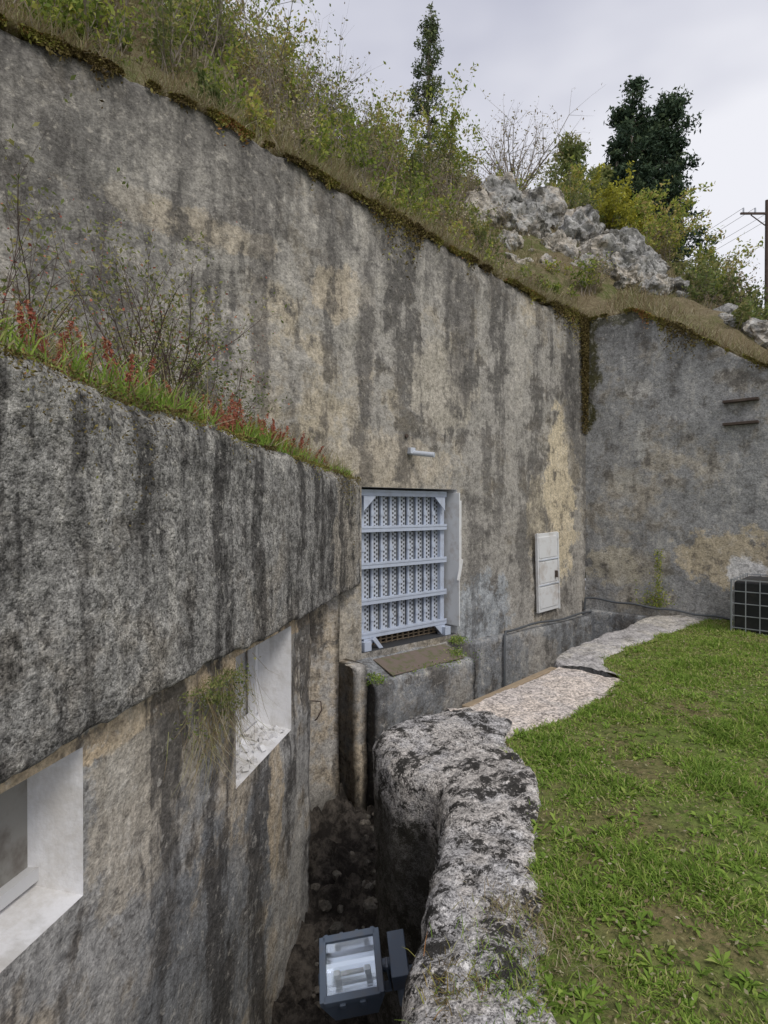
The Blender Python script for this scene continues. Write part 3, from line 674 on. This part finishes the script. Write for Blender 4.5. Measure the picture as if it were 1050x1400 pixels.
for c_ in(bp,bp2,bp4):
    q=rng.normal(size=(180,3))*[.28,.25,.24]+np.array([c_.x,c_.y,c_.z+.6]); C.append(q)
C=np.concatenate(C); quadmesh('red_berries',leaves(C,.008,asp=.9),[m_red],None,rng.random(len(C)))
n=1900; P=np.stack([rng.normal(size=n)*.15+3.2,rng.uniform(-.03,.08,n),.70-np.abs(rng.normal(size=n))*.13],1)
den=np.array([noise.noise(Vector((a*9,0,b*9))) for a,b in zip(P[:,0],P[:,2])]); P=P[den>-.12]
q=leaves(P,.010); n2=400; P2=np.stack([rng.normal(size=n2)*.18+3.15,rng.uniform(-.04,.03,n2),rng.uniform(.35,.74,n2)],1); dv=np.zeros((n2,3)); dv[:,2]=-1; dv[:,1]=.08
q2=blades(P2,rng.uniform(.1,.4,n2),.0015,.45,dv)
quadmesh('wall_weed',np.concatenate([q,q2]),[m_olive,m_dry],[0]*len(q)+[1]*len(q2),rng.random(len(q)+len(q2)),BLOCK)
n=350; P=np.concatenate([np.stack([rng.normal(size=n)*.03-1.15,rng.uniform(.03,.09,n),rng.uniform(.1,1.0,n)],1),np.stack([rng.normal(size=350)*.12-1.1,rng.uniform(.03,.1,350),np.abs(rng.normal(size=350))*.15+.15],1)])
quadmesh('wall_ivy',leaves(P,.018),[m_green],None,rng.random(len(P)),RIGHT)
n=1600; P=np.concatenate([np.stack([rng.normal(size=n//4)*w_+c,rng.uniform(.0,.2,n//4)+d,rng.uniform(-.06,.03,n//4)+e],1) for c,d,e,w_ in((3.2,.02,-.03,.05),(3.45,.2,-.12,.06),(4.8,.28,-.15,.05),(3.9,.28,-.17,.35))])
quadmesh('mossy_weeds',leaves(P,.012),[m_grass],None,rng.random(len(P)),MAIN)

def lawn_pts(n,y0,y1,pw=1.0):
    y=y0+(y1-y0)*rng.random(n)**pw; w=np.minimum(6.0,y*.72+.5); l=np.array([lx(v) for v in y]); x=l+rng.random(n)*np.maximum(.3,w-l)-.07*rng.random(n)
    _,c=bc(x,y); k=c<-.03; x=x[k];y=y[k]
    return x,y
x,y=lawn_pts(240000,.8,8.9,1.25)
den=np.array([noise.noise(Vector((a*2.3,b*2.3,0)))+.5*noise.noise(Vector((a*8,b*8,3))) for a,b in zip(x,y)])
k=den+np.clip((y-3.5)*.15,-.05,.5)>rng.normal(size=len(x))*.25+.0; x=x[k];y=y[k];den=den[k]
P=np.column_stack([x,y,[lawnz(a,b)-.005 for a,b in zip(x,y)]])
hh=rng.uniform(.015,.05,len(P))*(1+np.clip(den*1.5,-.4,1.2)); q=blades(P,hh,.0022+.0004*y,.9); r=np.clip(rng.beta(2,2.2,len(P))*.9+np.clip(.14-den*.35,-.15,.3)+(rng.random(len(P))<.13)*.6+np.clip((y-4.5)*.04,0,.15),0,1)
quadmesh('grass_blades',q,[m_grass],None,np.concatenate([r,r]))
L=[];R0=[]
for i in range(2400):
    x,y=lawn_pts(1,.9,8,1.2)
    if len(x)==0: continue
    x=x[0];y=y[0]; z=lawnz(x,y); m=random.randint(5,12); rad=random.choice([.012,.02,.03,.055])*random.uniform(.8,1.2)
    an=rng.uniform(0,2*np.pi,m); el=rng.uniform(.1,.9,m); d=np.stack([np.cos(an)*np.cos(el),np.sin(an)*np.cos(el),np.sin(el)],1); sd=np.stack([-np.sin(an),np.cos(an),0*an],1)
    b=np.array([x,y,z]); l=rad*rng.uniform(.6,1.4,(m,1)); w=l*(.22 if rad<.04 else .11)
    L.append(np.stack([b+0*d,b+d*l*.6-sd*w,b+d*l-np.array([0,0,.2])*l,b+d*l*.6+sd*w],1)); R0.append(np.clip(rng.random(m)*.5+rng.uniform(0,.4),0,1))
quadmesh('lawn_weeds',np.concatenate(L),[m_grass],None,np.concatenate(R0))
x,y=lawn_pts(7500,.9,8,1.1); P=np.column_stack([x,y,[lawnz(a,b)+.02 for a,b in zip(x,y)]]); quadmesh('fallen_leaves',leaves(P,.010,flat=.6),[m_dry],None,rng.random(len(P)))
for (cx_,cy_,sp,m,mt) in ((.42,1.95,.09,500,m_grass),(.60,2.1,.12,600,m_dry),(.25,1.9,.06,200,m_moss),(.5,2.3,.05,150,m_dry)):
    P=np.column_stack([rng.normal(size=m)*sp+cx_,rng.normal(size=m)*sp*1.3+cy_,np.full(m,.02)]); q=blades(P,rng.uniform(.02,.08,m),.002,.9); r=rng.random(m); quadmesh('grass_tuft',q,[mt],None,np.concatenate([r,r]))

# ------------------------------------------------------------------ floodlight
E=bpy.data.objects.new('floodlight',None); link(E)
nrm=Vector((-.12,-.42,.9)).normalized(); xx=Vector((1,.12,0)); xx=(xx-nrm*xx.dot(nrm)).normalized(); yy=nrm.cross(xx)
M=Matrix.Identity(4)
for i in range(3): M[i][0]=xx[i];M[i][1]=yy[i];M[i][2]=nrm[i]
M[0][3],M[1][3],M[2][3]=-.17,2.98,-.74
E.matrix_world=M
mb=MB(); w,h=.155,.15
for sx in(-1,1): mb.box((sx*(w-.012),0,0),(.034,2*h,.04)) 
for sy in(-1,1): mb.box((0,sy*(h-.012),0),(2*w-.03,.034,.04))
T=[(-w,-h,-.0175),(w,-h,-.0175),(w,h,-.0175),(-w,h,-.0175)];Bq=[(-w*.7,-h*.95,-.17),(w*.7,-h*.95,-.17),(w*.7,h*.6,-.17),(-w*.7,h*.6,-.17)]
for k in range(4): j=(k+1)%4; mb.poly([T[k],Bq[k],Bq[j],T[j]])
mb.poly(Bq[::-1])
for sx in(-.8,-.27,.27,.8): mb.box((sx*w,h+.006,.0),(.02,.02,.02))
for sx in(-.05,.05): mb.box((sx,-h-.005,-.02),(.03,.02,.03))
mb.obj('housing',[m_lamp],None,.004,E)
t=NT('reflector'); m_ref=t.done((.80,.81,.83),.22,.5,.9)
mb=MB(); N=14; aw=w-.03; ah=h-.03; R_=[]
for i in range(N+1):
    v=-1+2*i/N; R_.append((v*ah,-.10*(1-v*v)**.6))
for i in range(N):
    (y0,z0),(y1,z1)=R_[i],R_[i+1]; mb.poly([(-aw,y0,z0),(aw,y0,z0),(aw,y1,z1),(-aw,y1,z1)])
for sx in(-1,1): mb.poly([(sx*aw,y,z) for y,z in R_])
mb.cyl((-.06,.0,-.055),(.06,.0,-.055),.011,.011,1); mb.box((-.08,0,-.06),(.03,.025,.04),1); mb.box((.08,0,-.06),(.03,.025,.04),1)
mb.obj('reflector',[m_ref,m_white],None,0,E)
t=NT('lamp_glass'); t.done((.9,.95,1),.05,.5); t.b.inputs['Transmission Weight'].default_value=1.0; t.b.inputs['IOR'].default_value=1.1
mb=MB(); mb.box((0,0,.006),(2*w-.03,2*h-.03,.003)); mb.obj('glass',[t.m],None,0,E)
mb=MB()
mb.box((w+.03,-.03,-.07),(.012,.05,.20)); mb.box((-w-.008,-.03,-.06),(.01,.05,.12)); mb.cyl((w,0,-.05),(w+.05,0,-.05),.03,.03)
mb.box((w+.09,.02,-.06),(.09,.22,.12)); mb.cyl((w+.09,.02,-.12),(w+.09,-.1,-.24),.035,.03); mb.cyl((w+.05,-.06,-.12),(w+.15,-.06,-.12),.025,.025)
mb.box((0,-.03,-.185),(2*w+.07,.05,.012)); mb.box((w+.18,.02,-.2),(.22,.05,.05))
mb.obj('bracket',[m_lamp],None,.004,E)

E=bpy.data.objects.new('caged_water_tank',None); link(E); E.matrix_world=frame((4.98,7.20,.03),(-.677,-.736))
mb=MB(); mb.box((0,0,.36),(1.0,.8,.62)); mb.cyl((.0,.0,.66),(0,0,.70),.09,.09); mb.obj('tank',[m_black],None,.05,E)
mb=MB()
for z in(.1,.25,.40,.55,.69):
    for sy in(-1,1): mb.box((0,sy*.42,z),(1.06,.01,.01))
    for sx in(-1,1): mb.box((sx*.52,0,z),(.01,.84,.01))
for i in range(8):
    x=-.52+i*.1485
    for sy in(-1,1): mb.box((x,sy*.434,.37),(.01,.01,.66))
for i in range(6):
    for sx in(-1,1): mb.box((sx*.534,-.42+i*.168,.37),(.01,.01,.66))
for i in range(3): mb.box((0,-.35+i*.35,.025),(1.06,.1,.05))
mb.obj('cage',[m_cage],None,0,E)

bz=float(hz(13.05,20)[0])
mb=MB(); mb.cyl((13.05,20,bz-1),(13.05,20,12.1),.075,.055,0,12); mb.box((13.0,20,11.65),(1.7,.06,.06),0)
for x in(-.75,-.35,.35,.75): mb.cyl((13+x,20,11.68),(13+x,20,11.84),.03,.025,1,8)
mb.cyl((12.5,20,11.6),(13.05,20,11.2),.018,.018,0,6)
mb.obj('utility_pole',[m_twig,m_gate2])
for k,x in enumerate((-.75,-.35,.35,.75)):
    a=Vector((13+x,20,11.84)); b=Vector((4+x,44,13.5)); pts=[]
    for i in range(21):
        u=i/20; p=a.lerp(b,u); p.z-=4*u*(1-u)*1.2; pts.append(tuple(p))
    cable('power_line',pts,.006,m_cable,Matrix.Identity(4))

# ------------------------------------------------------------------ sky, sun, camera
w_=bpy.data.worlds.new('World'); S.world=w_; w_.use_nodes=True; nt=w_.node_tree; nt.nodes.clear()
out=nt.nodes.new('ShaderNodeOutputWorld'); bg=nt.nodes.new('ShaderNodeBackground'); nt.links.new(bg.outputs[0],out.inputs[0])
sky=nt.nodes.new('ShaderNodeTexSky'); sky.sky_type='NISHITA'; sky.sun_disc=False; sky.sun_elevation=math.radians(48); sky.sun_rotation=math.radians(150)
tc=nt.nodes.new('ShaderNodeTexCoord'); mp=nt.nodes.new('ShaderNodeMapping'); mp.inputs['Scale'].default_value=(1,1,2.2); nt.links.new(tc.outputs['Generated'],mp.inputs[0])
no=nt.nodes.new('ShaderNodeTexNoise'); no.inputs['Scale'].default_value=1.6; no.inputs['Detail'].default_value=4; nt.links.new(mp.outputs[0],no.inputs[0])
rp=nt.nodes.new('ShaderNodeValToRGB'); rp.color_ramp.elements[0].position=.38; rp.color_ramp.elements[0].color=(.54,.55,.65,1); rp.color_ramp.elements[1].position=.62; rp.color_ramp.elements[1].color=(.90,.90,.95,1)
nt.links.new(no.outputs[0],rp.inputs[0])
sc=nt.nodes.new('ShaderNodeVectorMath'); sc.operation='SCALE'; sc.inputs['Scale'].default_value=10.5; nt.links.new(rp.outputs[0],sc.inputs[0])
mx=nt.nodes.new('ShaderNodeMix'); mx.data_type='RGBA'; mx.inputs[0].default_value=.9; nt.links.new(sky.outputs[0],mx.inputs[6]); nt.links.new(sc.outputs[0],mx.inputs[7])
nt.links.new(mx.outputs[2],bg.inputs[0]); bg.inputs[1].default_value=.1
sl=bpy.data.lights.new('sun','SUN'); sl.energy=1.5; sl.angle=math.radians(15); sl.color=(1,.95,.88)
so=link(bpy.data.objects.new('sun',sl)); az=math.radians(150); el=math.radians(48)
dv=Vector((math.sin(az)*math.cos(el),math.cos(az)*math.cos(el),math.sin(el))); so.rotation_euler=dv.to_track_quat('Z','Y').to_euler()
cam=bpy.data.cameras.new('camera'); co=link(bpy.data.objects.new('camera',cam)); co.location=(0,0,1.6); co.rotation_euler=(math.radians(90-.35),0,0)
cam.sensor_width=36; cam.lens=20.57; cam.clip_end=1000; cam.clip_start=.05; S.camera=co
S.view_settings.view_transform='Standard'; S.view_settings.look='None'; S.view_settings.exposure=0
